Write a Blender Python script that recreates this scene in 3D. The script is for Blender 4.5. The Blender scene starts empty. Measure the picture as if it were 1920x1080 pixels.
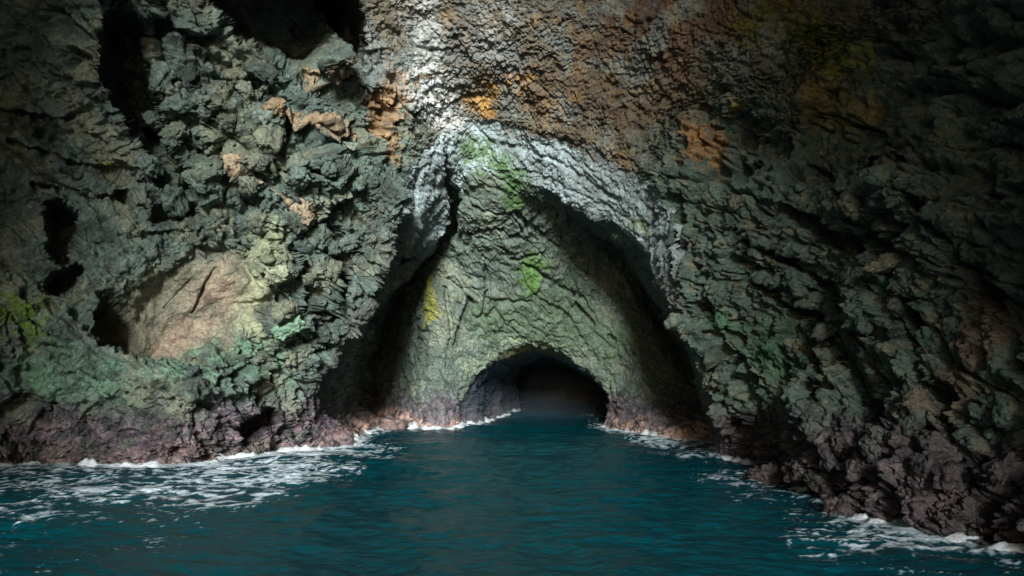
import bpy, math, random
import numpy as np
from concurrent.futures import ThreadPoolExecutor

R = math.radians
scn = bpy.context.scene
col = scn.collection
random.seed(7)

# ------------------------------------------------------------------ camera
FPX, PITCH, EYE = 1507.0, 5.68, 3.0            # focal length in px of a 1920 wide frame
cam_d = bpy.data.cameras.new('camera')
cam = bpy.data.objects.new('camera', cam_d)
col.objects.link(cam)
cam.location = (0, 0, EYE)
cam.rotation_euler = (R(90 + PITCH), 0, 0)
cam_d.sensor_width = 36.0
cam_d.lens = 36.0 * FPX / 1920.0
cam_d.clip_start, cam_d.clip_end = 0.1, 2000
scn.camera = cam

# ------------------------------------------------------------------ sky, sun, exposure
SUN_EL, SUN_AZ = 15.0, 0.5                    # elevation; degrees to the right of straight behind the camera
world = bpy.data.worlds.new('World')
scn.world = world
world.use_nodes = True
nt = world.node_tree
sky = nt.nodes.new('ShaderNodeTexSky')
sky.sky_type = 'NISHITA'
sky.sun_disc = False
sky.sun_elevation = R(SUN_EL)
sky.sun_rotation = R(180 - SUN_AZ)
bg = nt.nodes['Background']
bg.inputs[1].default_value = 0.075
nt.links.new(sky.outputs[0], bg.inputs[0])
sd = bpy.data.lights.new('sun', 'SUN')
sd.energy = 5.0
sd.angle = R(12)
sd.color = (1.0, 1.0, 0.99)
sun = bpy.data.objects.new('sun', sd)
col.objects.link(sun)
sun.location = (10, -30, 40)
sun.rotation_euler = (R(90 - SUN_EL), 0, R(SUN_AZ))
scn.view_settings.view_transform = 'Standard'
scn.view_settings.look = 'None'
scn.view_settings.exposure = 0.6
scn.view_settings.gamma = 1.0
scn.view_settings.use_curve_mapping = False
scn.render.engine = 'CYCLES'
scn.cycles.use_denoising = True
scn.cycles.max_bounces = 6
scn.cycles.diffuse_bounces = 3

# ------------------------------------------------------------------ small helpers
cp, sp_ = math.cos(R(PITCH)), math.sin(R(PITCH))
def ray(px, py):
    a, b = (px - 960) / FPX, (540 - py) / FPX
    return np.array([a, cp - b * sp_, sp_ + b * cp])
def P(px, py, Y):
    d = ray(px, py)
    return np.array([0, 0, EYE]) + d * (Y / d[1])
def W(px, py):
    d = ray(px, py)
    return np.array([0, 0, EYE]) + d * (-EYE / d[2])
def project(p):
    v = p - np.array([0, 0, EYE], p.dtype)
    f = v[..., 1] * cp + v[..., 2] * sp_
    u = -v[..., 1] * sp_ + v[..., 2] * cp
    f = np.where(f < 0.5, np.nan, f)
    return 960 + FPX * v[..., 0] / f, 540 - FPX * u / f
def sstep(a, b, x):
    t = np.clip((x - a) / (b - a), 0, 1)
    return t * t * (3 - 2 * t)

pool = ThreadPoolExecutor(8)
def chunked(fn, p, *a):
    n = len(p)
    if n < 20000: return fn(p, *a)
    ks = np.linspace(0, n, 17).astype(int)
    out = list(pool.map(lambda i: fn(p[ks[i]:ks[i + 1]], *a), range(16)))
    if isinstance(out[0], tuple):
        return tuple(np.concatenate(o) for o in zip(*out))
    return np.concatenate(out)

rng = np.random.RandomState(11)
PERM = rng.permutation(256).astype(np.int32)
PERM = np.concatenate([PERM, PERM, PERM])
_g = rng.normal(size=(256, 3)); _g /= np.linalg.norm(_g, axis=1)[:, None]
GRAD = _g.astype(np.float32)
def _perlin(p):
    i = np.floor(p).astype(np.int32)
    f = (p - i).astype(np.float32)
    i &= 255
    u = f * f * f * (f * (f * 6 - 15) + 10)
    X0, Y0, Z0 = i[:, 0], i[:, 1], i[:, 2]
    def g(dx, dy, dz):
        h = PERM[PERM[PERM[X0 + dx] + Y0 + dy] + Z0 + dz]
        G = GRAD[h]
        return G[:, 0] * (f[:, 0] - dx) + G[:, 1] * (f[:, 1] - dy) + G[:, 2] * (f[:, 2] - dz)
    def lx(dy, dz):
        a, b = g(0, dy, dz), g(1, dy, dz)
        return a + u[:, 0] * (b - a)
    a = lx(0, 0); a = a + u[:, 1] * (lx(1, 0) - a)
    b = lx(0, 1); b = b + u[:, 1] * (lx(1, 1) - b)
    return (a + u[:, 2] * (b - a)) * 1.6
def noise(p, freq=1.0, off=0.0):
    return chunked(_perlin, (p * np.float32(freq) + np.float32(off)).astype(np.float32))
def fbm(p, freq, octv=4, gain=0.5, off=0.0):
    r, a = 0, 1.0
    for k in range(octv):
        r = r + a * noise(p, freq * 2.03 ** k, off + 17.3 * k)
        a *= gain
    return r
def ridged(p, freq, octv=4, gain=0.5, off=0.0):
    r, a = 0, 1.0
    for k in range(octv):
        n = 1 - np.abs(noise(p, freq * 2.03 ** k, off + 9.1 * k)) * 1.6
        r = r + a * n
        a *= gain
    return r
JIT = rng.rand(256, 3).astype(np.float32)
def _worley(p):
    i = np.floor(p).astype(np.int32)
    f = (p - i).astype(np.float32)
    i &= 255
    f1 = np.full(len(p), 9, np.float32); f2 = f1.copy(); tl = np.zeros(len(p), np.float32); idc = np.zeros(len(p), np.float32)
    for dx in (-1, 0, 1):
        for dy in (-1, 0, 1):
            for dz in (-1, 0, 1):
                h = PERM[PERM[PERM[(i[:, 0] + dx) & 255] + ((i[:, 1] + dy) & 255)] + ((i[:, 2] + dz) & 255)]
                j = JIT[h]
                d = (j[:, 0] + dx - f[:, 0]) ** 2 + (j[:, 1] + dy - f[:, 1]) ** 2 + (j[:, 2] + dz - f[:, 2]) ** 2
                m = d < f1
                f2 = np.where(m, f1, np.minimum(f2, d))
                f1 = np.where(m, d, f1)
                idc = np.where(m, h / 255.0, idc)
                G = GRAD[(h * 7 + 13) & 255]
                tl = np.where(m, G[:, 0] * (f[:, 0] - dx - j[:, 0]) + G[:, 1] * (f[:, 1] - dy - j[:, 1]) + G[:, 2] * (f[:, 2] - dz - j[:, 2]), tl)
    return np.sqrt(f1), np.sqrt(f2), idc, tl
def worley(p, freq, off=0.0):
    return chunked(_worley, (p * np.float32(freq) + np.float32(off)).astype(np.float32))

# ------------------------------------------------------------------ the cave as nested arch curves
# each curve runs from the left waterline over the crown to the right waterline (stations 1..13)
def curve(*pts):
    q = [np.array(a, float) for a in pts]
    lo, hi = q[0].copy(), q[-1].copy()
    lo[2] -= 2.5; hi[2] -= 2.5
    q[0] = q[0].copy(); q[-1] = q[-1].copy()
    return np.array([lo] + q + [hi])

K = [
 # unseen mouth behind the eye, added to keep sun off the frame edges
 curve((-11.5, -16, 0), (-11.7, -16, 4), (-11.8, -16, 10), (-11.4, -16, 18), (-10.2, -15, 24), (-7, -14, 29), (-2, -14, 31),
       (2.2, -14, 29), (4.2, -15, 24), (5.4, -16, 18), (6.4, -16, 12), (7.0, -16, 4), (7.0, -16, 0)),
 curve((-19, 6, 0), (-19, 6, 2.6), (-19, 6.5, 6), (-18.5, 8, 11), (-16, 11, 20), (-9, 15, 25), (-1, 16, 26.5),
       (5, 14, 25), (8.8, 9, 20), (8.8, 4, 13), (8.5, 1.5, 7), (8.3, 1, 2.6), (8.2, 1, 0)),
 # just outside the frame
 curve(W(-120, 890), P(-120, 765, 22.2), P(-120, 565, 22.6), P(-120, 330, 22.8), P(-40, -80, 22.5), P(480, -110, 25.0), P(900, -110, 27.0),
       P(1330, -110, 25), P(1800, -110, 17.5), P(2010, 150, 13.6), P(2010, 450, 12.8), P(2010, 780, 12.2), W(2010, 1072)),
 # middle of the outer walls
 curve(W(330, 872), P(300, 770, 25.2), P(300, 600, 25.6), P(330, 400, 26), P(440, 200, 25.8), P(680, 90, 28.0), P(900, 60, 29.0),
       P(1180, 60, 27.4), P(1450, 130, 23.8), P(1560, 330, 20.8), P(1600, 540, 19.4), P(1620, 750, 18.0), W(1640, 984)),
 # outer rim of the grey arch
 curve(W(630, 840), P(588, 765, 30.2), P(636, 645, 30.2), P(694, 530, 29.8), P(738, 385, 29.8), P(800, 285, 31.0), P(900, 222, 31.6),
       P(1060, 270, 30.8), P(1215, 335, 29.2), P(1262, 440, 27.0), P(1280, 570, 26.6), P(1325, 700, 26.4), W(1383, 864)),
 # inner rim of the grey arch
 curve(W(640, 834), P(606, 765, 33), P(652, 645, 33), P(712, 545, 34.5), P(800, 474, 37.0), P(850, 395, 35), P(885, 318, 33.0),
       P(1040, 368, 32.2), P(1170, 440, 31.0), P(1225, 520, 29.4), P(1272, 590, 27.8), P(1320, 705, 27.2), W(1378, 858)),
 # bottom of the recess behind the rim
 curve(W(728, 792), P(705, 740, 47), P(715, 640, 49), P(745, 560, 48), P(792, 494, 43), P(862, 430, 36.2), P(918, 388, 34.3),
       P(1035, 392, 34.6), P(1150, 470, 40.5), P(1228, 580, 44), P(1280, 670, 43), P(1318, 750, 39), W(1350, 828)),
 # middle of the chamber's back wall
 curve(W(800, 806), P(790, 735, 40.0), P(794, 650, 40.3), P(802, 570, 39.8), P(830, 508, 39.0), P(888, 478, 37.3), P(955, 465, 36.2),
       P(1010, 490, 37.2), P(1105, 530, 39.2), P(1168, 600, 40.0), P(1205, 685, 39.4), P(1212, 750, 38.0), W(1235, 823)),
 # rim of the low tunnel
 curve(W(862, 803), P(866, 762, 40.3), P(878, 725, 40.5), P(900, 700, 40.6), P(928, 678, 40.8), P(958, 655, 41), P(1000, 650, 41),
       P(1045, 664, 41), P(1090, 690, 41), P(1118, 704, 41), P(1140, 735, 40.7), P(1146, 765, 40.3), W(1152, 803)),
 # the tunnel's second rib
 curve(W(968, 769), P(968, 747, 56.5), P(966, 724, 56), P(966, 706, 55), P(972, 690, 53), P(985, 676, 50), P(1012, 664, 48),
       P(1052, 674, 50), P(1100, 698, 53), P(1135, 716, 55), P(1160, 740, 56), P(1170, 755, 56.5), W(1175, 769)),
 curve(W(925, 766), P(925, 745, 60), P(930, 715, 60), P(940, 695, 59.5), P(960, 680, 59), P(985, 672, 58), P(1020, 668, 57.5),
       P(1060, 676, 58), P(1110, 698, 59), P(1150, 715, 59.5), P(1175, 735, 60), P(1185, 750, 60), W(1190, 766)),
 curve(W(960, 757.5), P(960, 745, 67), P(965, 730, 67.5), P(975, 715, 68), P(990, 705, 68), P(1010, 700, 68), P(1035, 698, 68),
       P(1060, 700, 68), P(1090, 706, 68), P(1115, 716, 68), P(1130, 730, 67.5), P(1140, 745, 67), W(1145, 757.5)),
 curve(*[(2.2 + 0.28 * k, 68.6, -1.2) for k in range(13)]),
]
K = np.array(K)                                           # key, station, xyz
NK, NS = K.shape[:2]
KN = dict(out=0, lip=1, frame=2, mid=3, rim=4, inner=5, recess=6, back=7, low=8, rib=9)
# columns for each station interval, rows for each key interval
Q = 1.0
CS = [max(3, int(c * Q)) for c in (14, 70, 95, 110, 150, 130, 110, 110, 140, 130, 110, 100, 100, 14)]
RT = [max(3, int(c * Q)) for c in (10, 18, 155, 185, 68, 56, 108, 108, 40, 12, 12, 6)]
s_par = np.concatenate([i + np.arange(n) / n for i, n in enumerate(CS)] + [[NS - 1]])
t_par = np.concatenate([i + np.arange(n) / n for i, n in enumerate(RT)] + [[NK - 1]])
def catmull(A, x, axis_zero=None):
    """interpolate A (n, ...) at parameters x; tangents zeroed at keys listed in axis_zero"""
    n = len(A)
    M = np.zeros_like(A)
    M[1:-1] = (A[2:] - A[:-2]) * 0.5
    M[0], M[-1] = A[1] - A[0], A[-1] - A[-2]
    for k in (axis_zero or ()):
        M[k] *= 0.15
    i = np.clip(np.floor(x).astype(int), 0, n - 2)
    f = (x - i).reshape((-1,) + (1,) * (A.ndim - 1))
    f2, f3 = f * f, f * f * f
    return (2*f3 - 3*f2 + 1) * A[i] + (f3 - 2*f2 + f) * M[i] + (3*f2 - 2*f3) * A[i + 1] + (f3 - f2) * M[i + 1]
rows = catmull(K, t_par, (1, 4, 5, 6, 8, 9, 10, 11))      # nt, NS, 3
B = catmull(np.swapaxes(rows, 0, 1), s_par, (1, NS - 2))  # ns, nt, 3
NSG, NTG = B.shape[:2]
SS, TT = np.meshgrid(s_par, t_par, indexing='ij')
def blur(a, n):
    a = np.array(a, np.float32)
    for _ in range(n):
        b = a.copy()
        b[1:-1] = 0.5 * a[1:-1] + 0.25 * (a[:-2] + a[2:])
        a = b.copy()
        a[:, 1:-1] = 0.5 * b[:, 1:-1] + 0.25 * (b[:, :-2] + b[:, 2:])
    return a
def fbm_on(mask, p, *a, **k):
    """fbm only where the mask is set"""
    i = np.flatnonzero(mask)
    r = np.zeros(len(p), np.float32)
    r[i] = fbm(p[i], *a, **k)
    return r
def normals(V):
    du = np.gradient(V, axis=0); dv = np.gradient(V, axis=1)
    n = np.cross(dv, du)
    n /= np.linalg.norm(n, axis=2)[..., None] + 1e-9
    return n
B = blur(B, 2)
N = blur(normals(B), 12)
N /= np.linalg.norm(N, axis=2)[..., None] + 1e-9
if N[NSG // 2, NTG // 4, 2] > 0.9: N = -N
# normals point into the air of the cave (towards the camera)
mid_i = (NSG // 4, int(np.searchsorted(t_par, 3)))
if N[mid_i][1] > 0: N = -N

# ---- strokes: a feature's path over the rock, as 3-D points on the surface
cB = B[::4, ::3]; cT = TT[::4, ::3]
cpx, cpy = project(cB)
def on_rock(px, py, t0=1.9, t1=9.5):
    d = (cpx - px) ** 2 + (cpy - py) ** 2
    d = np.where((cT < t0) | (cT > t1) | np.isnan(d), 1e12, d)
    # the nearest to the eye of the good matches
    dep = cB[..., 1]
    d = d + np.where(d < 300, dep * 2, 0)
    return cB[np.unravel_index(np.argmin(d), d.shape)]
VB = B.reshape(-1, 3).astype(np.float32)
def stroke_dist(V, pts, t0=1.9, t1=9.5):
    """distance / radius to a polyline over the rock; pts = (px, py, radius_px)"""
    C = [(on_rock(x, y, t0, t1), r) for x, y, r in pts]
    C = [(c, r * c[1] / FPX) for c, r in C]
    best = np.full(len(V), 99.0, np.float32)
    if len(C) == 1: C = C + C
    for (a, ra), (b, rb) in zip(C[:-1], C[1:]):
        m = 3.2 * max(ra, rb)
        lo, hi = np.minimum(a, b) - m, np.maximum(a, b) + m
        sel = np.flatnonzero(((V > lo) & (V < hi)).all(1))
        v = V[sel]
        ab = b - a
        h = np.clip(((v - a) @ ab) / (ab @ ab + 1e-6), 0, 1)
        d = np.linalg.norm(v - (a + h[:, None] * ab), axis=1) / (ra + (rb - ra) * h)
        best[sel] = np.minimum(best[sel], d.astype(np.float32))
    return best

S, T = SS.ravel().astype(np.float32), TT.ravel().astype(np.float32)
NB = N.reshape(-1, 3).astype(np.float32)
V = VB.copy()
w_lo = fbm(V, 0.35, 3, off=3.3)
w_md = fbm(V, 1.6, 3, off=51.0)

def spot_d(pts, edge):
    return 1 - sstep(1 - edge, 1 + edge * 0.5, stroke_dist(VB, pts, t1=4) + 0.3 * w_lo)
# ---- region weights
outer = 1 - sstep(4.0, 4.25, T)
leftw = (1 - sstep(5.6, 6.6, S + 0.5 * w_lo)) * outer
rightw = sstep(8.2, 9.6, S + 0.5 * w_lo) * outer
upper = np.clip(outer - leftw - rightw, 0, 1)
band = sstep(3.9, 4.1, T) * (1 - sstep(5.0, 5.3, T))
pale = band * sstep(4.6, 5.4, S) * (1 - sstep(9.8, 10.8, S))
chamber = sstep(5.0, 5.3, T)
tunnel = sstep(8.0, 8.2, T)
lowz = V[:, 2]

# ---- large relief: hollows, clefts, ledges (metres along the normal; negative digs in)
D = 0.9 * fbm(V, 0.16, 2, off=8.0) * outer * sstep(1.5, 2.2, T) * (1 - 0.6 * sstep(3.4, 4, T))
D += 0.35 * fbm(V, 0.3, 2, off=2.0) * (1 - tunnel * 0.3)
def carve(pts, depth, hard=0.35, wob=0.32, t1=4.0):
    """dig a hollow; hard = width of the lip as a share of the radius"""
    d = stroke_dist(VB, pts, t1=t1) + wob * w_md * 0.5
    return -depth * (1 - sstep(1 - hard, 1 + 0.15, d))
pit = np.zeros(len(V), np.float32)
DV = np.zeros_like(V)
smooth = np.zeros(len(V), np.float32)                      # where the rock is worn smooth
bowl_d = stroke_dist(VB, [(315, 590, 100), (375, 570, 108), (420, 545, 92)], t1=4)
bowl = 1 - sstep(0.55, 1.12, bowl_d + 0.10 * w_md)
ramp = np.clip(((VB - on_rock(430, 500)) @ np.array([-0.62, 0.0, -0.78])) / 3.2, 0, 1)
D += -(0.5 + 2.0 * ramp) * bowl
under = 1 - sstep(0.35, 1.1, stroke_dist(VB, [(205, 565, 20), (222, 612, 32), (262, 652, 30), (325, 672, 15)], t1=4))
DV += under[:, None] * np.float32([-1.5, 1.6, -0.5])
pit = np.maximum(pit, under)
D += 0.55 * (1 - sstep(0.5, 1.1, stroke_dist(VB, [(120, 620, 40), (200, 690, 40), (320, 730, 46), (440, 700, 40)], t1=4)))
smooth = np.maximum(smooth, bowl)
for pts, dep in [
    ([(235, 60, 30), (245, 150, 44), (275, 240, 34)], 4.0),
    ([(285, 270, 22), (320, 330, 26), (345, 350, 24)], 2.6),
    ([(300, 400, 16), (360, 395, 16)], 1.2),
    ([(370, 355, 16), (398, 335, 12)], 2.0),
    ([(100, 388, 12), (118, 415, 24), (106, 462, 20), (124, 492, 11)], 2.6),
    ([(150, 508, 10), (126, 528, 18), (104, 546, 10)], 2.2),
    ([(400, -40, 50), (470, 20, 60), (560, 60, 62), (590, 20, 60)], 5.0),
    ([(645, 20, 34), (650, 90, 40)], 4.5),
    ([(300, 110, 24), (310, 60, 26)], 1.2),
    ([(445, 815, 16), (500, 780, 17)], 2.0),
    ([(500, 180, 10), (495, 215, 10)], 0.8),
    ([(505, 300, 12), (520, 285, 12)], 0.8),
    ([(1610, 310, 20), (1640, 360, 34), (1625, 290, 20)], 1.4),
    ([(1530, 600, 10), (1590, 680, 20), (1640, 740, 16)], 1.1),
    ([(1440, 380, 10), (1520, 430, 14), (1600, 470, 12)], 0.8),
    ([(1275, 380, 9), (1272, 470, 11), (1280, 560, 9)], 1.0),
    ([(1300, 640, 8), (1340, 720, 10), (1360, 800, 10)], 0.8),
    ([(1375, 235, 26), (1440, 260, 22)], 0.8),
    ([(1305, 580, 7), (1360, 660, 9), (1400, 780, 9)], 0.55),
    ([(1440, 570, 9), (1520, 640, 14), (1590, 700, 17), (1640, 790, 12)], 0.95),
    ([(1380, 520, 7), (1450, 590, 10), (1500, 690, 11), (1540, 800, 9)], 0.7),
    ([(1340, 430, 7), (1440, 470, 9), (1540, 560, 11), (1600, 640, 9)], 0.6),
    ([(1590, 400, 8), (1640, 480, 11), (1690, 600, 10)], 0.7),
    ([(1680, 620, 8), (1740, 720, 11), (1790, 820, 9)], 0.7),
    ([(1400, 640, 6), (1440, 720, 8), (1465, 830, 8)], 0.5),
    ([(1480, 300, 8), (1560, 360, 10), (1640, 440, 9)], 0.6),
    ([(1700, 300, 9), (1760, 400, 12), (1800, 520, 10)], 0.7),
    ([(560, 470, 7), (590, 520, 9), (575, 590, 8)], 0.6),
    ([(640, 440, 7), (650, 520, 9), (625, 610, 9)], 0.7),
    ([(530, 560, 8), (545, 620, 9)], 0.6),
    ([(20, 260, 6), (120, 300, 7), (230, 330, 6)], 0.4),
    ([(10, 200, 6), (110, 215, 7), (190, 180, 6)], 0.4),
    ([(60, 340, 5), (160, 370, 6), (260, 360, 6)], 0.35),
    ([(150, 460, 5), (260, 440, 6), (380, 430, 6)], 0.3),
]:
    cv = carve(pts, dep)
    D += cv
    if dep > 1:
        pit = np.maximum(pit, -cv / dep)
        vd_ = on_rock(*pts[len(pts) // 2][:2], t1=4) - np.array([0, 0, EYE]); vd_ /= np.linalg.norm(vd_)
        DV -= (1.1 * cv)[:, None] * vd_.astype(np.float32)
        D -= 0.9 * cv
for pts, dep in [
    ([(505, 205, 14), (585, 228, 16), (665, 252, 14)], 0.28),
    ([(505, 252, 14), (540, 262, 14)], 0.35),
    ([(560, 142, 12), (640, 152, 16), (720, 165, 14)], 0.3),
    ([(900, 218, 12), (1000, 232, 14), (1120, 262, 14), (1235, 320, 12)], 0.15),
    ([(604, 20, 16), (600, 70, 18), (610, 130, 26)], 2.4),
    ([(205, -20, 18), (235, 70, 17), (250, 125, 11)], 1.9),
    ([(430, 300, 8), (500, 350, 8), (590, 420, 8)], 0.16),
    ([(790, 400, 46)], 0.7),
    ([(840, 770, 22), (835, 700, 26)], 0.5),
    ([(1290, 600, 10), (1330, 690, 12), (1372, 800, 12)], 0.5),
]:
    D += -carve(pts, dep, 0.8)
for pts, dep in [([(412, 498, 4), (404, 525, 6), (388, 575, 3)], 0.3), ([(372, 515, 3), (352, 545, 5), (340, 560, 3)], 0.14)]:
    D += carve(pts, dep, 0.9, 0.5)
D += (0.36 * fbm_on(bowl > 0.01, VB, 0.8, 3, off=77.0)) * bowl
# cracks and folds inside the chamber
for pts, dep in [
    ([(838, 300, 9), (852, 350, 8), (853, 420, 11), (810, 478, 9), (750, 492, 8)], 1.5),
    ([(880, 560, 5), (868, 600, 6), (855, 650, 5)], 0.6),
    ([(835, 540, 4), (850, 620, 5), (838, 690, 4)], 0.35),
    ([(905, 480, 3), (912, 540, 4), (905, 590, 3)], 0.25),
    ([(940, 470, 5), (1000, 510, 6), (1090, 560, 6), (1150, 640, 5)], 0.35),
    ([(970, 405, 6), (1050, 470, 7), (1130, 560, 7), (1190, 660, 6)], 0.45),
    ([(1000, 560, 4), (1060, 590, 5), (1100, 650, 4)], 0.25),
    ([(880, 440, 4), (930, 430, 5), (985, 455, 5)], 0.35),
    ([(940, 270, 6), (1040, 300, 7), (1150, 370, 7), (1230, 450, 6)], 0.16),
    ([(1000, 260, 4), (1100, 310, 5), (1200, 380, 5)], 0.1),
    ([(960, 320, 4), (1060, 345, 5), (1160, 410, 5), (1235, 520, 4)], 0.12),
    ([(790, 330, 6), (770, 400, 6), (745, 450, 5)], 0.35),
    ([(820, 320, 5), (810, 400, 6), (780, 450, 5)], 0.30),
    ([(1085, 575, 5), (1110, 610, 6)], 0.4),
    ([(960, 495, 6), (1010, 480, 6)], 0.4),
    ([(980, 440, 8), (1030, 400, 10)], 0.3),
]:
    D += carve(pts, dep, 0.7, 0.2, t1=8.0)
# left edge of the arch hangs over the dark recess
deep = sstep(0.02, 0.3, blur(pit.reshape(NSG, NTG), 10).ravel())
Db = blur(D.reshape(NSG, NTG), 7).ravel()
DVb = blur(DV.reshape(NSG, NTG, 3), 7).reshape(-1, 3)
D = D + (Db - D) * deep
DV = DV + (DVb - DV) * deep[:, None]
V = (V + NB * D[:, None] + DV).astype(np.float32)
G = V.reshape(NSG, NTG, 3)
N2 = blur(normals(G), 10); N2 /= np.linalg.norm(N2, axis=2)[..., None] + 1e-9
if (N2 * N).sum() < 0: N2 = -N2
N2 = N2.reshape(-1, 3).astype(np.float32)

# ---- middle and small relief
vis = sstep(1.2, 1.9, T)
warp = np.stack([fbm(V, 0.8, 2, off=1.0), fbm(V, 0.8, 2, off=31.0), fbm(V, 0.8, 2, off=61.0)], 1)
Vw = (V + 0.25 * warp).astype(np.float32)
f1a, f2a, ida, tla = worley(Vw * np.float32([1, 1, 1.15]), 0.5)
f1b, f2b, idb, tlb = worley(Vw * np.float32([1, 1, 1.3]), 1.9, 5.0)
f1c, f2c, idc, tlc = worley(Vw, 5.6, 2.0)
def knobs(f1, f2):
    """rounded lumps with narrow gaps between them"""
    return np.sqrt(np.clip(1 - f1 * f1, 0, 1)) * 0.35 + 0.7 * sstep(0, 0.17, f2 - f1) - 0.8
kmask = 0.45 + 0.55 * sstep(-0.3, 0.4, fbm(V, 0.45, 2, off=205.0))
e_a = sstep(0, 0.12, f2a - f1a)
fac = 1.15 * tla * e_a + 0.34 * tlb * sstep(0, 0.15, f2b - f1b) + 0.10 * tlc * sstep(0, 0.2, f2c - f1c)
kn = 0.10 * knobs(f1a, f2a) + 0.15 * kmask * knobs(f1b, f2b) + 0.09 * kmask * knobs(f1c, f2c) + 0.8 * fac + 0.3 * (ida - 0.5) * e_a
# tilted strata: beds that run down to the right, thin across
ax_along = np.array([0.62, 0.25, -0.74]); ax_along /= np.linalg.norm(ax_along)
ax_n = np.array([0.74, 0.1, 0.66]); ax_n -= ax_along * (ax_n @ ax_along); ax_n /= np.linalg.norm(ax_n)
ax_b = np.cross(ax_along, ax_n)
L = np.stack([Vw @ (ax_along * 0.17), Vw @ ax_n * 0.85, Vw @ (ax_b * 0.5)], 1).astype(np.float32)
# on the right wall the beds sweep down towards the eye
ra_ = np.array([0.13, -0.88, -0.45]); rp_ = np.array([0.1, 0.45, -0.88])
Lr = np.stack([Vw @ (ra_ * 0.10), Vw @ rp_ * 0.95, Vw[:, 0] * 0.6], 1).astype(np.float32)
L = (L * (1 - sstep(0.3, 0.7, rightw))[:, None] + Lr * sstep(0.3, 0.7, rightw)[:, None]).astype(np.float32)
st = 0.9 - ridged(L, 0.8, 3, 0.45, off=4.0)
crk = sstep(0.86, 1.0, 1 - np.abs(noise(L, 0.75, 44.0)) * 1.6) + 0.6 * sstep(0.86, 1.0, 1 - np.abs(noise(L, 1.7, 54.0)) * 1.6)
st_f = 0.9 - ridged(L, 3.2, 2, 0.55, off=14.0)
rough = fbm(V, 2.2, 4, 0.55, off=21.0)
fine = 0.9 - ridged(V, 5.5, 2, 0.5, off=71.0)
knobby = spot_d([(330, 60, 120), (420, 200, 190), (560, 380, 200), (600, 600, 170)], 0.9)
knob_w = leftw * (0.3 + 0.8 * knobby) * (1 - 0.85 * smooth)
knob_w = np.clip(knob_w + 0.09 * upper + 0.15 * rightw, 0, 1) * (1 - 0.5 * (lowz < 0))
strat_w = np.clip(rightw + 0.5 * leftw * (1 - knobby) * (1 - smooth) + 0.8 * band + 0.55 * chamber * (1 - tunnel) + 0.08 * upper, 0, 1.2)
d2 = knob_w * kn * 1.25 + strat_w * (0.36 * st + 0.13 * st_f) * (1 - 0.35 * chamber) * (1 - 0.45 * band)
d2 += (0.20 * rough + 0.07 * fine) * (1 - 0.75 * smooth) * (1 - 0.45 * chamber)
d2 += 0.5 * fac * (0.3 * rightw + 0.10 * upper + 0.12 * band + 0.3 * chamber)
d2 -= 0.5 * sstep(0.25, 0.6, fbm(V, 0.9, 3, off=301.0)) * outer * (1 - smooth) * (1 - 0.7 * upper)
d2 += 0.04 * fine * upper - 0.08 * rough * (upper + band)
d2 -= crk * (0.30 * leftw * (1 - smooth) + 0.34 * rightw + 0.06 * band + 0.20 * chamber * (1 - tunnel) + 0.06 * upper)
# worn, lumpy foot of the walls at the waterline
foot = (1 - sstep(0.3, 2.4, lowz + 0.6 * w_lo)) * (lowz > -2)
d2 += foot * outer * (0.16 * knobs(f1b, f2b) + 0.12 * knobs(f1c, f2c))
d2 += foot * (1 - outer) * 0.25 * (1 - sstep(0, 1.0, lowz))
d2 = d2 * (1 - 0.6 * deep)
V = V + N2 * (d2 * (0.4 + 0.6 * vis))[:, None]
G = V.reshape(NSG, NTG, 3)
NF = normals(G)
if (NF * N).sum() < 0: NF = -NF
NF = NF.reshape(-1, 3).astype(np.float32)
V = V.astype(np.float32)

# ------------------------------------------------------------------ colour of the rock (what grows on it and stains it)
def lin(r, g, b):
    c = np.array([r, g, b]) / 255.0
    return np.where(c <= 0.04045, c / 12.92, ((c + 0.055) / 1.055) ** 2.4).astype(np.float32)
c_n1 = fbm(V, 0.55, 4, 0.6, off=101.0)
c_n2 = fbm(V, 2.4, 4, 0.6, off=131.0)
c_n3 = fbm(L, 2.0, 3, 0.6, off=151.0)
c_hf = fbm(V, 4.5, 3, 0.65, off=171.0)
C = np.empty((len(V), 3), np.float32)
C[:] = lin(86, 104, 96)
def lay(c, m):
    global C
    m = np.clip(m, 0, 1)[:, None]
    C = C * (1 - m) + lin(*c) * m
def spot(pts, edge=0.5, wob=0.5, t0=1.9, t1=9.5):
    d = stroke_dist(VB, pts, t0, t1) + wob * (0.6 * c_n1 + 0.7 * c_n2)
    mm = 1 - sstep(1 - edge, 1 + edge * 0.4, d)
    return mm * sstep(0.22, 0.5, mm * 0.85 + 0.45 * c_hf)
# base tones
lay((118, 120, 98), sstep(-0.1, 0.6, c_n1) * leftw * 0.7)
lay((92, 104, 100), sstep(0.0, 0.7, c_n2) * leftw * 0.6)
lay((104, 96, 80), upper * 0.9)
lay((80, 98, 88), rightw * 0.8)
lay((112, 104, 82), rightw * sstep(0.1, 0.6, c_n2) * 0.6)
lay((98, 104, 96), band * 0.9)
lay((156, 174, 176), pale * (0.75 + 0.3 * c_n1))
lay((94, 108, 98), chamber * 0.9)
lay((122, 128, 108), chamber * sstep(0.15, 0.8, c_n1) * 0.6)
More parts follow.
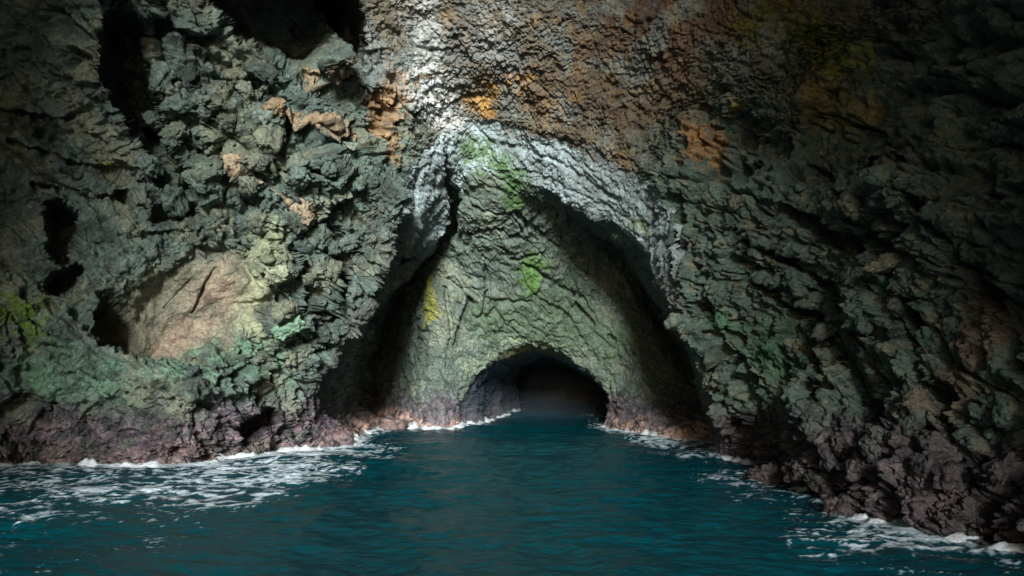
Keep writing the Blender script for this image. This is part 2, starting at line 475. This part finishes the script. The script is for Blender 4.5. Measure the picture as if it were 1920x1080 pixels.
# brown and rust over the crown
lay((106, 84, 60), spot([(1180, 40, 130), (1250, 160, 130), (1000, 180, 90)], 0.9, 0.8) * 0.65)
lay((100, 70, 50), spot([(1240, 60, 110), (1380, 30, 90)], 0.9, 0.8) * 0.7)
lay((176, 136, 72), spot([(890, 195, 30), (945, 170, 38), (990, 140, 24)], 0.9, 0.9) * 0.95)
lay((156, 126, 90), spot([(740, 160, 42), (720, 230, 50), (745, 300, 26)], 0.9, 0.9) * 0.85)
lay((160, 122, 78), spot([(1300, 260, 36), (1340, 270, 30)], 0.9, 0.9) * 0.8)
lay((190, 164, 60), spot([(1385, 195, 32)], 0.9, 0.9) * 0.8)
lay((120, 122, 52), spot([(1440, 30, 60), (1560, 90, 60)], 0.9, 0.9) * 0.7)
lay((150, 128, 66), spot([(1500, 180, 50), (1590, 195, 40)], 0.9, 1.0) * 0.6)
lay((78, 70, 54), sstep(0.1, 0.5, fbm_on(upper > 0.01, V, 1.3, 4, 0.6, off=501.0)) * upper * 0.6)
lay((116, 122, 116), sstep(-0.05, 0.4, fbm_on(upper > 0.01, V, 0.7, 4, 0.6, off=521.0)) * upper * 0.8)
lay((140, 112, 70), sstep(0.3, 0.65, fbm_on(upper > 0.01, V, 0.8, 4, 0.6, off=541.0)) * upper * 0.4)
# pale lime run-off down the crown
lime = spot([(785, -90, 56), (800, 80, 54), (815, 180, 66), (850, 240, 50)], 0.9, 0.8)
lime = np.maximum(lime, 0.6 * spot([(930, 60, 70), (960, 20, 60)], 0.9, 1.0))
lay((188, 194, 192), lime * (1 - 0.4 * sstep(14, 16.5, lowz)) * sstep(-0.55, 0.15, c_n2 + 0.5 * noise(V * np.float32([1, 1, 0.35]), 6.0, 8.0)))
lay((128, 138, 142), spot([(700, 60, 50), (700, 130, 36), (960, 80, 80)], 0.9, 0.8) * 0.5 * (1 - lime))
# orange ledges on the left
for q in ([(505, 205, 12), (585, 228, 14), (665, 252, 12)], [(520, 252, 16), (545, 262, 14)], [(585, 150, 20), (630, 155, 16)]):
    lay((166, 140, 108), spot(q, 0.6, 0.5, t1=4) * 0.75)
lay((186, 158, 130), spot([(430, 300, 4), (500, 350, 4), (590, 420, 4)], 0.9, 0.3, t1=4) * 0.6)
# smooth pink hollow
lay((128, 126, 108), bowl * 0.9)
lay((152, 136, 118), bowl * sstep(0.0, 0.5, c_n1 + 0.2) * spot([(440, 520, 70), (400, 600, 70), (330, 660, 40)], 0.9, 0.5, t1=4) * 0.9)
lay((170, 176, 140), spot([(505, 440, 40), (500, 520, 40), (480, 620, 40)], 0.9, 0.8, t1=4) * 0.6)
# algae
lay((98, 132, 108), (0.55 + 0.9 * c_n3 + 0.5 * c_n2) * spot([(60, 690, 70), (250, 720, 60), (420, 680, 60), (520, 640, 60), (540, 720, 50)], 0.8, 0.8, t1=4) * 0.75)
lay((104, 132, 48), spot([(-20, 590, 80), (60, 600, 60)], 0.9, 0.8, t1=4) * 0.85)
lay((150, 160, 60), spot([(183, 308, 12)], 0.6, 0.5, t1=4) * 0.9 + spot([(95, 585, 20)], 0.8, 0.8, t1=4) * 0.5)
lay((86, 118, 68), spot([(880, 280, 40), (960, 340, 30), (960, 390, 30)], 0.9, 0.8, t1=7) * 0.8)
lay((72, 110, 62), spot([(940, 310, 16), (955, 355, 16)], 0.9, 0.6, t1=7) * 0.8)
lay((90, 112, 84), spot([(1040, 600, 90), (920, 600, 60), (1150, 640, 70), (1000, 640, 60)], 0.9, 0.7, 5.5, 8.3) * 0.7)
lay((92, 130, 62), spot([(1010, 500, 34), (1000, 540, 30)], 0.9, 0.8, 5.5, 8.3) * 0.85)
lay((150, 152, 70), spot([(800, 530, 24), (812, 585, 30)], 0.9, 0.8, 5.5, 8.3) * 0.9)
lay((140, 156, 130), spot([(960, 640, 24), (1100, 670, 30), (880, 690, 24), (1140, 720, 26)], 0.9, 0.9, 5.5, 8.3) * 0.5)
lay((118, 132, 64), spot([(1180, 420, 16), (1210, 450, 14)], 0.9, 0.8, t1=6) * 0.6)
lay((74, 116, 84), spot([(1400, 640, 50), (1440, 720, 60), (1330, 600, 40)], 0.9, 0.9, t1=4.3) * 0.6)
lay((70, 124, 88), spot([(1640, 530, 26)], 0.9, 0.9, t1=4) * 0.8 + spot([(1720, 640, 34)], 0.9, 0.9, t1=4) * 0.6)
lay((136, 92, 72), spot([(1800, 520, 50), (1820, 640, 80), (1780, 760, 60)], 0.9, 0.9, t1=4) * 0.4)
# band of purple coralline crust above the water, pale at its foot
zz = lowz + 0.55 * c_n1 + 0.25 * c_n2
pur = (1 - sstep(1.0, 2.1, zz)) * (1 - sstep(9.0, 9.4, T))
lay((80, 68, 82), pur * (0.85 - 0.25 * chamber))
lay((110, 92, 104), pur * sstep(0.1, 0.5, c_n2) * 0.6)
lay((70, 62, 74), pur * sstep(0.1, 0.5, -c_n2) * 0.6)
lay((128, 112, 114), pur * outer * sstep(0.66, 0.76, idc) * 0.6)
lay((60, 66, 62), pur * outer * sstep(0.36, 0.28, idc) * 0.75)
lay((96, 110, 92), pur * outer * sstep(0.44, 0.48, idc) * sstep(0.58, 0.54, idc) * 0.5)
lay((64, 58, 58), pur * rightw * 0.65)
lay((190, 158, 140), (1 - 0.8 * rightw) * (1 - sstep(0.25, 0.85, zz)) * (0.2 + 0.6 * chamber) * sstep(-0.4, 0.4, c_n2 + 0.2))
lay((84, 98, 110), tunnel * 0.95)
lay((128, 132, 84), tunnel * (1 - sstep(8.2, 8.7, T)) * sstep(3, 4, lowz))
lay((122, 116, 116), tunnel * 0.7 * (1 - sstep(0.3, 1.3, zz)))
lum = C.mean(1, keepdims=True)
C = lum + (C - lum) * 1.0
var = sstep(0.0, 0.6, fbm(V, 0.9, 4, 0.6, off=401.0)) * outer * (1 - smooth) * (1 - lime)
lay((58, 62, 60), var * (0.35 + 0.3 * leftw))
# speckle of grain and bedding
C *= (1 + 0.24 * c_n2 + 0.16 * c_n3 + 0.10 * c_n1)[:, None]
C *= (0.85 + 0.3 * idb * leftw + 0.15 * (1 - leftw))[:, None]
C = np.clip(C, 0.004, 0.85)
WET = np.clip((1 - sstep(0.4, 2.4, zz)) * 0.9 + 0.3 * band + 0.15 * chamber + 0.2 * sstep(0.2, 0.6, c_n1), 0, 1)

# ------------------------------------------------------------------ materials
def new_mat(name):
    m = bpy.data.materials.new(name); m.use_nodes = True
    n = m.node_tree.nodes; l = m.node_tree.links
    return m, n, l, n['Principled BSDF']
def rock_material():
    m, n, l, b = new_mat('sea_cave_rock')
    at = n.new('ShaderNodeAttribute'); at.attribute_name = 'rock_colour'
    wt = n.new('ShaderNodeAttribute'); wt.attribute_name = 'wetness'
    tc = n.new('ShaderNodeTexCoord')
    n1 = n.new('ShaderNodeTexNoise'); n1.inputs['Scale'].default_value = 9; n1.inputs['Detail'].default_value = 8; n1.inputs['Roughness'].default_value = 0.7
    vo = n.new('ShaderNodeTexVoronoi'); vo.inputs['Scale'].default_value = 7
    l.new(tc.outputs['Object'], n1.inputs['Vector']); l.new(tc.outputs['Object'], vo.inputs['Vector'])
    mr = n.new('ShaderNodeMapRange'); mr.inputs[1].default_value = 0.3; mr.inputs[2].default_value = 0.7
    mr.inputs[3].default_value = 0.55; mr.inputs[4].default_value = 1.45
    l.new(n1.outputs[0], mr.inputs[0])
    mx = n.new('ShaderNodeMix'); mx.data_type = 'RGBA'; mx.blend_type = 'MULTIPLY'; mx.inputs[0].default_value = 1
    l.new(at.outputs['Color'], mx.inputs[6]); l.new(mr.outputs[0], mx.inputs[7])
    l.new(mx.outputs[2], b.inputs['Base Color'])
    rr = n.new('ShaderNodeMapRange'); rr.inputs[3].default_value = 0.85; rr.inputs[4].default_value = 0.38
    l.new(wt.outputs['Fac'], rr.inputs[0]); l.new(rr.outputs[0], b.inputs['Roughness'])
    bp = n.new('ShaderNodeBump'); bp.inputs['Strength'].default_value = 0.7; bp.inputs['Distance'].default_value = 0.08
    l.new(n1.outputs[0], bp.inputs['Height'])
    n2 = n.new('ShaderNodeTexNoise'); n2.inputs['Scale'].default_value = 3.0; n2.inputs['Detail'].default_value = 3
    ws = n.new('ShaderNodeVectorMath'); ws.operation = 'SCALE'; ws.inputs['Scale'].default_value = 0.35
    wa = n.new('ShaderNodeVectorMath'); wa.operation = 'ADD'
    l.new(tc.outputs['Object'], n2.inputs['Vector']); l.new(n2.outputs['Color'], ws.inputs[0])
    l.new(tc.outputs['Object'], wa.inputs[0]); l.new(ws.outputs[0], wa.inputs[1])
    vo.feature = 'DISTANCE_TO_EDGE'; vo.inputs['Scale'].default_value = 4.5
    l.new(wa.outputs[0], vo.inputs['Vector'])
    ve = n.new('ShaderNodeMapRange'); ve.inputs[1].default_value = 0.0; ve.inputs[2].default_value = 0.12
    l.new(vo.outputs['Distance'], ve.inputs[0])
    b2 = n.new('ShaderNodeBump'); b2.inputs['Strength'].default_value = 0.55; b2.inputs['Distance'].default_value = 0.05
    l.new(ve.outputs[0], b2.inputs['Height']); l.new(bp.outputs[0], b2.inputs['Normal'])
    l.new(b2.outputs[0], b.inputs['Normal'])
    b.inputs['Specular IOR Level'].default_value = 0.35
    return m
rock = rock_material()

# ------------------------------------------------------------------ split the cave into its walls
idx = np.arange(NSG * NTG, dtype=np.int64).reshape(NSG, NTG)
q = np.stack([idx[:-1, :-1], idx[:-1, 1:], idx[1:, 1:], idx[1:, :-1]], -1).reshape(-1, 4)
fn = np.cross(V[q[:, 1]] - V[q[:, 0]], V[q[:, 3]] - V[q[:, 0]])
if (fn * NF[q[:, 0]]).sum() < 0: q = q[:, ::-1]
fT = T[q].mean(1); fS = S[q].mean(1) + 0.35 * w_lo[q].mean(1)
regs = np.where(fT < 1, 0, np.where(fT < 4, np.where(fS < 5.9, 1, np.where(fS < 8.8, 2, 3)), np.where(fT < 5.02, 4, np.where(fT < 8, 5, 6))))
def mesh_obj(name, verts, faces, mat, attrs=None, nrm=None, parent=None):
    me = bpy.data.meshes.new(name)
    me.vertices.add(len(verts)); me.vertices.foreach_set('co', np.ascontiguousarray(verts, np.float32).ravel())
    k = faces.shape[1]
    me.loops.add(faces.size); me.loops.foreach_set('vertex_index', np.ascontiguousarray(faces, np.int32).ravel())
    me.polygons.add(len(faces))
    me.polygons.foreach_set('loop_start', np.arange(0, faces.size, k, dtype=np.int32))
    me.update(calc_edges=True)
    me.polygons.foreach_set('use_smooth', np.ones(len(faces), bool))
    for nm, (ty, data) in (attrs or {}).items():
        a = me.attributes.new(nm, ty, 'POINT')
        a.data.foreach_set('vector' if ty == 'FLOAT_VECTOR' else ('color' if 'COLOR' in ty else 'value'), np.ascontiguousarray(data, np.float32).ravel())
    if nrm is not None:
        me.normals_split_custom_set_from_vertices(nrm)
    me.materials.append(mat)
    o = bpy.data.objects.new(name, me)
    col.objects.link(o)
    if parent: o.parent = parent
    return o
CA = np.concatenate([C, np.ones((len(C), 1), np.float32)], 1)
names = ['sun_masking_mouth', 'left_cave_wall', 'cave_roof', 'right_cave_wall', 'rock_arch', 'inner_cave_wall', 'tunnel']  # the first is the unseen added shell whose opening narrows the sunlight
walls = {}
for r, nm in enumerate(names):
    f = q[regs == r]
    u, inv = np.unique(f, return_inverse=True)
    o = mesh_obj(nm, V[u], inv.reshape(-1, 4), rock, {'rock_colour': ('FLOAT_COLOR', CA[u]), 'wetness': ('FLOAT', WET[u])}, NF[u])
    o['kind'] = 'structure'
    walls[nm] = o

# ------------------------------------------------------------------ separate pieces of rock
import bmesh
vpx, vpy = project(V)
vsel = np.flatnonzero((T > 1.95) & (T < 8.3) & (vpx > -60) & (vpx < 1980) & (vpy > -60) & (vpy < 1080))
vx, vy, vd = vpx[vsel], vpy[vsel], V[vsel, 1]
def surf(px, py):
    """the rock in front at a spot: point, normal, vertex"""
    d = (vx - px) ** 2 + (vy - py) ** 2
    k = np.flatnonzero(d < 36)
    i = k[np.argmin(vd[k])] if len(k) else np.argmin(d)
    i = vsel[i]
    return V[i], N2[i], i
def ico(level):
    bm = bmesh.new(); bmesh.ops.create_icosphere(bm, subdivisions=level, radius=1)
    v = np.array([x.co[:] for x in bm.verts], np.float32)
    f = np.array([[x.index for x in fc.verts] for fc in bm.faces], np.int64)
    bm.free()
    return v, f
ICO = {3: ico(3), 4: ico(4)}
def rock_piece(name, centre, size, axes, colour, wet=0.2, square=0.6, seed=0.0, level=3, rough_a=0.16, parent=None, taper=0.0, detail=1.0):
    v, f = ICO[level]
    p = np.sign(v) * np.abs(v) ** square                    # towards a block
    off = np.float32(seed * 3.7)
    p = p * (1 + rough_a * fbm(v + off, 1.1, 3, 0.6, off=seed))[:, None]
    _, _, _, tl = worley(v + off, 1.4, seed)
    p = p + v * (tl * rough_a * 1.1)[:, None]
    if taper: p[:, :2] *= (1 - taper * (0.5 - 0.5 * p[:, 2:3]))
    p = p * np.float32(size)
    A = np.array(axes, np.float32)
    p = (p @ A + np.float32(centre)).astype(np.float32)
    vo = (v @ A).astype(np.float32)
    k1, k2, _, t2 = worley(p, 4.6, 2.0)
    p = p + vo * detail * (0.10 * knobs(k1, k2) + 0.10 * t2 + 0.07 * fbm(p, 2.6, 3, 0.6, off=21.0) + 0.02)[:, None]
    p = p.astype(np.float32)
    cc = np.clip(np.float32(colour)[None] * (1 + 0.35 * fbm(p.astype(np.float32), 2.4, 3, 0.6, off=131.0))[:, None], 0.004, 0.85)
    cc = np.concatenate([cc, np.ones((len(cc), 1))], 1)
    o = mesh_obj(name, p, f, rock, {'rock_colour': ('FLOAT_COLOR', cc), 'wetness': ('FLOAT', np.full(len(p), wet))}, parent=parent)
    return o
def frame(along, out):
    a = np.array(along, float); a /= np.linalg.norm(a)
    o = np.array(out, float); o -= a * (o @ a); o /= np.linalg.norm(o)
    return [a, o, np.cross(a, o)]
LW, RW, RF, IW = (walls[k] for k in ('left_cave_wall', 'right_cave_wall', 'cave_roof', 'inner_cave_wall'))
# blocks bedded in the knobbly part of the left wall, and in the foot of the right wall
rb = random.Random(5)
def bedded(region, count, lo, hi, parent):
    made = 0
    while made < count:
        x, y = rb.uniform(region[0], region[2]), rb.uniform(region[1], region[3])
        p, nrm, i = surf(x, y)
        if smooth[i] > 0.1 or pit[i] > 0.1 or p[2] < 0.4: continue
        t = np.array([rb.gauss(0, 1), rb.gauss(0, 1), rb.gauss(0, 1)])
        r = rb.uniform(lo, hi)
        sz = (r * rb.uniform(0.9, 1.5), r * rb.uniform(0.55, 0.8), r * rb.uniform(0.6, 1.0))
        cc = C[i] * rb.uniform(0.85, 1.1)
        rock_piece('rock_block', p - nrm * r * 0.12, sz, frame(t, nrm), cc, float(WET[i]), 0.62, made * 1.7 + region[0], 4, 0.3, parent)
        made += 1
bedded((250, 130, 520, 380), 30, 0.18, 0.40, LW)
bedded((470, 280, 700, 700), 40, 0.16, 0.38, LW)
bedded((1400, 760, 1900, 960), 22, 0.12, 0.26, RW)
bedded((1300, 330, 1700, 700), 20, 0.12, 0.30, RW)
# boulders awash at the foot of the walls
for k, (px, py, r, lab) in enumerate([
    (640, 832, 0.5, 'dark wet boulder awash where the left wall turns into the cave'),
    (735, 806, 0.50, 'small dark boulder in the shadowed recess left of the inner wall'),
    (462, 858, 0.45, 'purple crusted boulder at the foot of the left wall, right of the hollow'),
    (150, 870, 0.42, 'low purple boulder in the foam at the foot of the left wall, far left'),
    (1452, 905, 0.36, 'brown barnacled boulder at the foot of the right wall near the cave'),
    (1600, 968, 0.34, 'brown boulder at the foot of the right wall, middle of its waterline'),
    (1868, 1016, 0.40, 'dark boulder washed by foam in the bottom right corner'),
]):
    w = W(px, py)
    p, nrm, i = surf(px, py - 14)
    cc = (C[i] * 0.5 + lin(76, 66, 68) * 0.5)
    o = rock_piece('boulder', (w[0], w[1] + 0.15, 0.08), (r * 1.25, r, r * 0.85), frame((1, rb.uniform(-.5, .5), rb.uniform(-.2, .2)), (0, -1, 0.1)), cc, 0.9, 0.7, 40 + k * 2.3, 4, 0.22)
    o['label'] = lab; o['category'] = 'boulder'; o['group'] = 'boulders at the waterline'

# ------------------------------------------------------------------ the sea
def spaced(parts):
    return np.concatenate([np.linspace(a, b, n, endpoint=False) for a, b, n in parts] + [[parts[-1][1]]])
xs = spaced([(-400, -60, 10), (-60, -20, 20), (-20, 10, 430), (10, 60, 20), (60, 400, 10)])
ys = spaced([(-400, -40, 12), (-40, 6, 40), (6, 16, 170), (16, 26, 130), (26, 42, 120), (42, 72, 70)])
X, Y = np.meshgrid(xs, ys, indexing='ij')
wp = np.stack([X.ravel(), Y.ravel(), np.zeros(X.size)], 1).astype(np.float32)
pw = wp * np.float32([1, 1.5, 1])
hz = 0.13 * noise(pw, 0.22, 3.0) + 0.06 * (1 - np.abs(noise(pw, 0.8, 13.0)) * 2) + 0.022 * (1 - np.abs(noise(pw, 1.9, 23.0)) * 2) + 0.008 * noise(pw, 4.2, 5.0)
# shoreline = where the displaced rock meets z = 0
Gz = G[..., 2]
half = NSG // 2
sh = []
for j in range(0, NTG, 2):
    for side in (range(half), range(half, NSG)):
        zc = Gz[list(side), j]
        k = int(np.argmin(np.abs(zc)))
        sh.append(G[side[k], j, :2])
sh = np.array(sh, np.float32)
def shore(p):
    d = np.full(len(p), 1e9, np.float32)
    for k in range(0, len(sh), 40):
        dd = ((p[:, None, :2] - sh[None, k:k + 40]) ** 2).sum(2).min(1)
        d = np.minimum(d, dd)
    return np.sqrt(d)
dist = np.full(len(wp), 50, np.float32)
near = (np.abs(wp[:, 0]) < 22) & (wp[:, 1] > 3)
dist[near] = chunked(shore, wp[near])
wpw = wp + 0.5 * np.stack([fbm(wp, 0.7, 2, off=3.), fbm(wp, 0.7, 2, off=33.), np.zeros(len(wp))], 1)
wpw = wpw.astype(np.float32)
lace = 1 - np.abs(noise(wpw * np.float32([0.8, 1.5, 1]), 1.5, 40.0)) * 2.2
lace2 = 1 - np.abs(noise(wpw * np.float32([0.8, 1.5, 1]), 3.8, 80.0)) * 2.2
patch = fbm(wp * np.float32([.7, 1, 1]), 0.33, 3, off=60.0)
leftness = sstep(-2, -7, wp[:, 0])
rightness = sstep(3, 6, wp[:, 0])
edge = sstep(0.5, 0.05, dist - 0.2 * leftness * noise(wp, 0.5, 120.0) + 0.15 * rightness + 0.3 * noise(wp, 2.0, 90.0))
reach = 0.6 + 8.5 * leftness * sstep(34, 27, wp[:, 1]) + 2.6 * rightness
foam = 0.9 * sstep(0.6, 1.15, 0.75 * lace + 0.65 * lace2 + 0.5 * patch + 0.10 + 0.2 * leftness - 0.55 * (dist / reach))
foam = np.clip(np.maximum(foam * 0.9, edge), 0, 1) * (wp[:, 1] > 5)
hz = hz + 0.05 * edge + 0.03 * foam
wp[:, 2] = hz
nx, ny = X.shape
wi = np.arange(nx * ny).reshape(nx, ny)
wq = np.stack([wi[:-1, :-1], wi[1:, :-1], wi[1:, 1:], wi[:-1, 1:]], -1).reshape(-1, 4)
m, n, l, b = new_mat('sea_water')
fa = n.new('ShaderNodeAttribute'); fa.attribute_name = 'foam'
tc = n.new('ShaderNodeTexCoord')
mp = n.new('ShaderNodeMapping'); mp.inputs['Scale'].default_value = (1, 1.6, 1)
l.new(tc.outputs['Object'], mp.inputs[0])
nz = n.new('ShaderNodeTexNoise'); nz.inputs['Scale'].default_value = 3.6; nz.inputs['Detail'].default_value = 6; nz.inputs['Roughness'].default_value = 0.6
l.new(mp.outputs[0], nz.inputs['Vector'])
bp = n.new('ShaderNodeBump'); bp.inputs['Strength'].default_value = 0.5; bp.inputs['Distance'].default_value = 0.12
l.new(nz.outputs[0], bp.inputs['Height']); l.new(bp.outputs[0], b.inputs['Normal'])
fnz = n.new('ShaderNodeTexNoise'); fnz.inputs['Scale'].default_value = 13; fnz.inputs['Detail'].default_value = 5
l.new(mp.outputs[0], fnz.inputs['Vector'])
ad = n.new('ShaderNodeMath'); ad.operation = 'MULTIPLY_ADD'; ad.inputs[1].default_value = 1.2; ad.inputs[2].default_value = -0.6
l.new(fnz.outputs[0], ad.inputs[0])
a2 = n.new('ShaderNodeMath'); a2.operation = 'ADD'; l.new(fa.outputs['Fac'], a2.inputs[0]); l.new(ad.outputs[0], a2.inputs[1])
mrf = n.new('ShaderNodeMapRange'); mrf.inputs[1].default_value = 0.2; mrf.inputs[2].default_value = 0.95
l.new(a2.outputs[0], mrf.inputs[0])
mixc = n.new('ShaderNodeMix'); mixc.data_type = 'RGBA'
mixc.inputs[6].default_value = (0.0003, 0.042, 0.056, 1); mixc.inputs[7].default_value = (0.62, 0.74, 0.80, 1)
l.new(mrf.outputs[0], mixc.inputs[0]); l.new(mixc.outputs[2], b.inputs['Base Color'])
mrr = n.new('ShaderNodeMapRange'); mrr.inputs[3].default_value = 0.16; mrr.inputs[4].default_value = 0.7
l.new(mrf.outputs[0], mrr.inputs[0]); l.new(mrr.outputs[0], b.inputs['Roughness'])
b.inputs['IOR'].default_value = 1.33
b.inputs['Specular IOR Level'].default_value = 0.27
water = mesh_obj('sea_water', wp, wq, m, {'foam': ('FLOAT', foam)})
water['kind'] = 'structure'

# ---- foam: raised, broken crests where the swell meets the rock
m, n, l, b = new_mat('sea_foam')
tc = n.new('ShaderNodeTexCoord')
nz = n.new('ShaderNodeTexNoise'); nz.inputs['Scale'].default_value = 14; nz.inputs['Detail'].default_value = 6
l.new(tc.outputs['Object'], nz.inputs['Vector'])
cr = n.new('ShaderNodeMapRange'); cr.inputs[1].default_value = 0.3; cr.inputs[2].default_value = 0.7; cr.inputs[3].default_value = 0.55; cr.inputs[4].default_value = 0.9
l.new(nz.outputs[0], cr.inputs[0])
mc = n.new('ShaderNodeMix'); mc.data_type = 'RGBA'; mc.inputs[6].default_value = (0.30, 0.46, 0.52, 1); mc.inputs[7].default_value = (0.84, 0.88, 0.9, 1)
l.new(cr.outputs[0], mc.inputs[0]); l.new(mc.outputs[2], b.inputs['Base Color'])
b.inputs['Roughness'].default_value = 0.6
bp = n.new('ShaderNodeBump'); bp.inputs['Strength'].default_value = 0.8; bp.inputs['Distance'].default_value = 0.06
l.new(nz.outputs[0], bp.inputs['Height']); l.new(bp.outputs[0], b.inputs['Normal'])
crest = edge * sstep(-0.25, 0.35, noise(wp, 0.9, 7.0) + 0.5 * noise(wp, 2.8, 17.0)) * (1 - 0.35 * rightness) * (wp[:, 1] > 6) * (wp[:, 1] < 66)
lump = 0.5 + 0.5 * noise(wp, 4.0, 27.0) + 0.3 * noise(wp, 9.0, 37.0)
fp = wp.copy()
fp[:, 2] += -0.02 + (0.2 + 0.25 * sstep(-0.2, 0.5, noise(wp, 0.6, 150.0))) * crest * np.clip(lump, 0.1, 1.3)
keep = crest[wq].max(1) > 0.12
side = wp[wq[:, 0], 0]; dep = wp[wq[:, 0], 1]
for sel, lab in [(keep & (side < 0) & (dep < 31), 'white foam line breaking along the foot of the left wall'),
                 (keep & (side > 0) & (dep < 30), 'thin broken foam line along the foot of the right wall'),
                 (keep & (dep >= 31), 'faint foam along the waterline inside the cave')]:
    f = wq[sel]
    if not len(f): continue
    u, inv = np.unique(f, return_inverse=True)
    o = mesh_obj('sea_foam', fp[u], inv.reshape(-1, 4), m)
    o['kind'] = 'stuff'; o['label'] = lab; o['category'] = 'foam'

# ---- spray hanging in the tunnel
v, f = ICO[3]
m = bpy.data.materials.new('spray'); m.use_nodes = True
n = m.node_tree.nodes; l = m.node_tree.links
n.remove(n['Principled BSDF'])
pv = n.new('ShaderNodeVolumePrincipled'); pv.inputs['Density'].default_value = 0.007; pv.inputs['Color'].default_value = (0.6, 0.8, 1.0, 1)
l.new(pv.outputs[0], n['Material Output'].inputs['Volume'])
for k, (c, r) in enumerate([((2.9, 51, 0.3), (4.2, 7.5, 1.2)), ((3.2, 49.5, 1.2), (1.0, 1.6, 0.8))][:1]):
    sp_o = mesh_obj('spray_mist', v * np.float32(r) * (1 + 0.25 * fbm(v, 1.3, 3, off=2.0))[:, None] + np.float32(c), f, m)
    sp_o['kind'] = 'stuff'; sp_o['label'] = 'thin bluish spray hanging over the water in the low tunnel'; sp_o['category'] = 'spray'
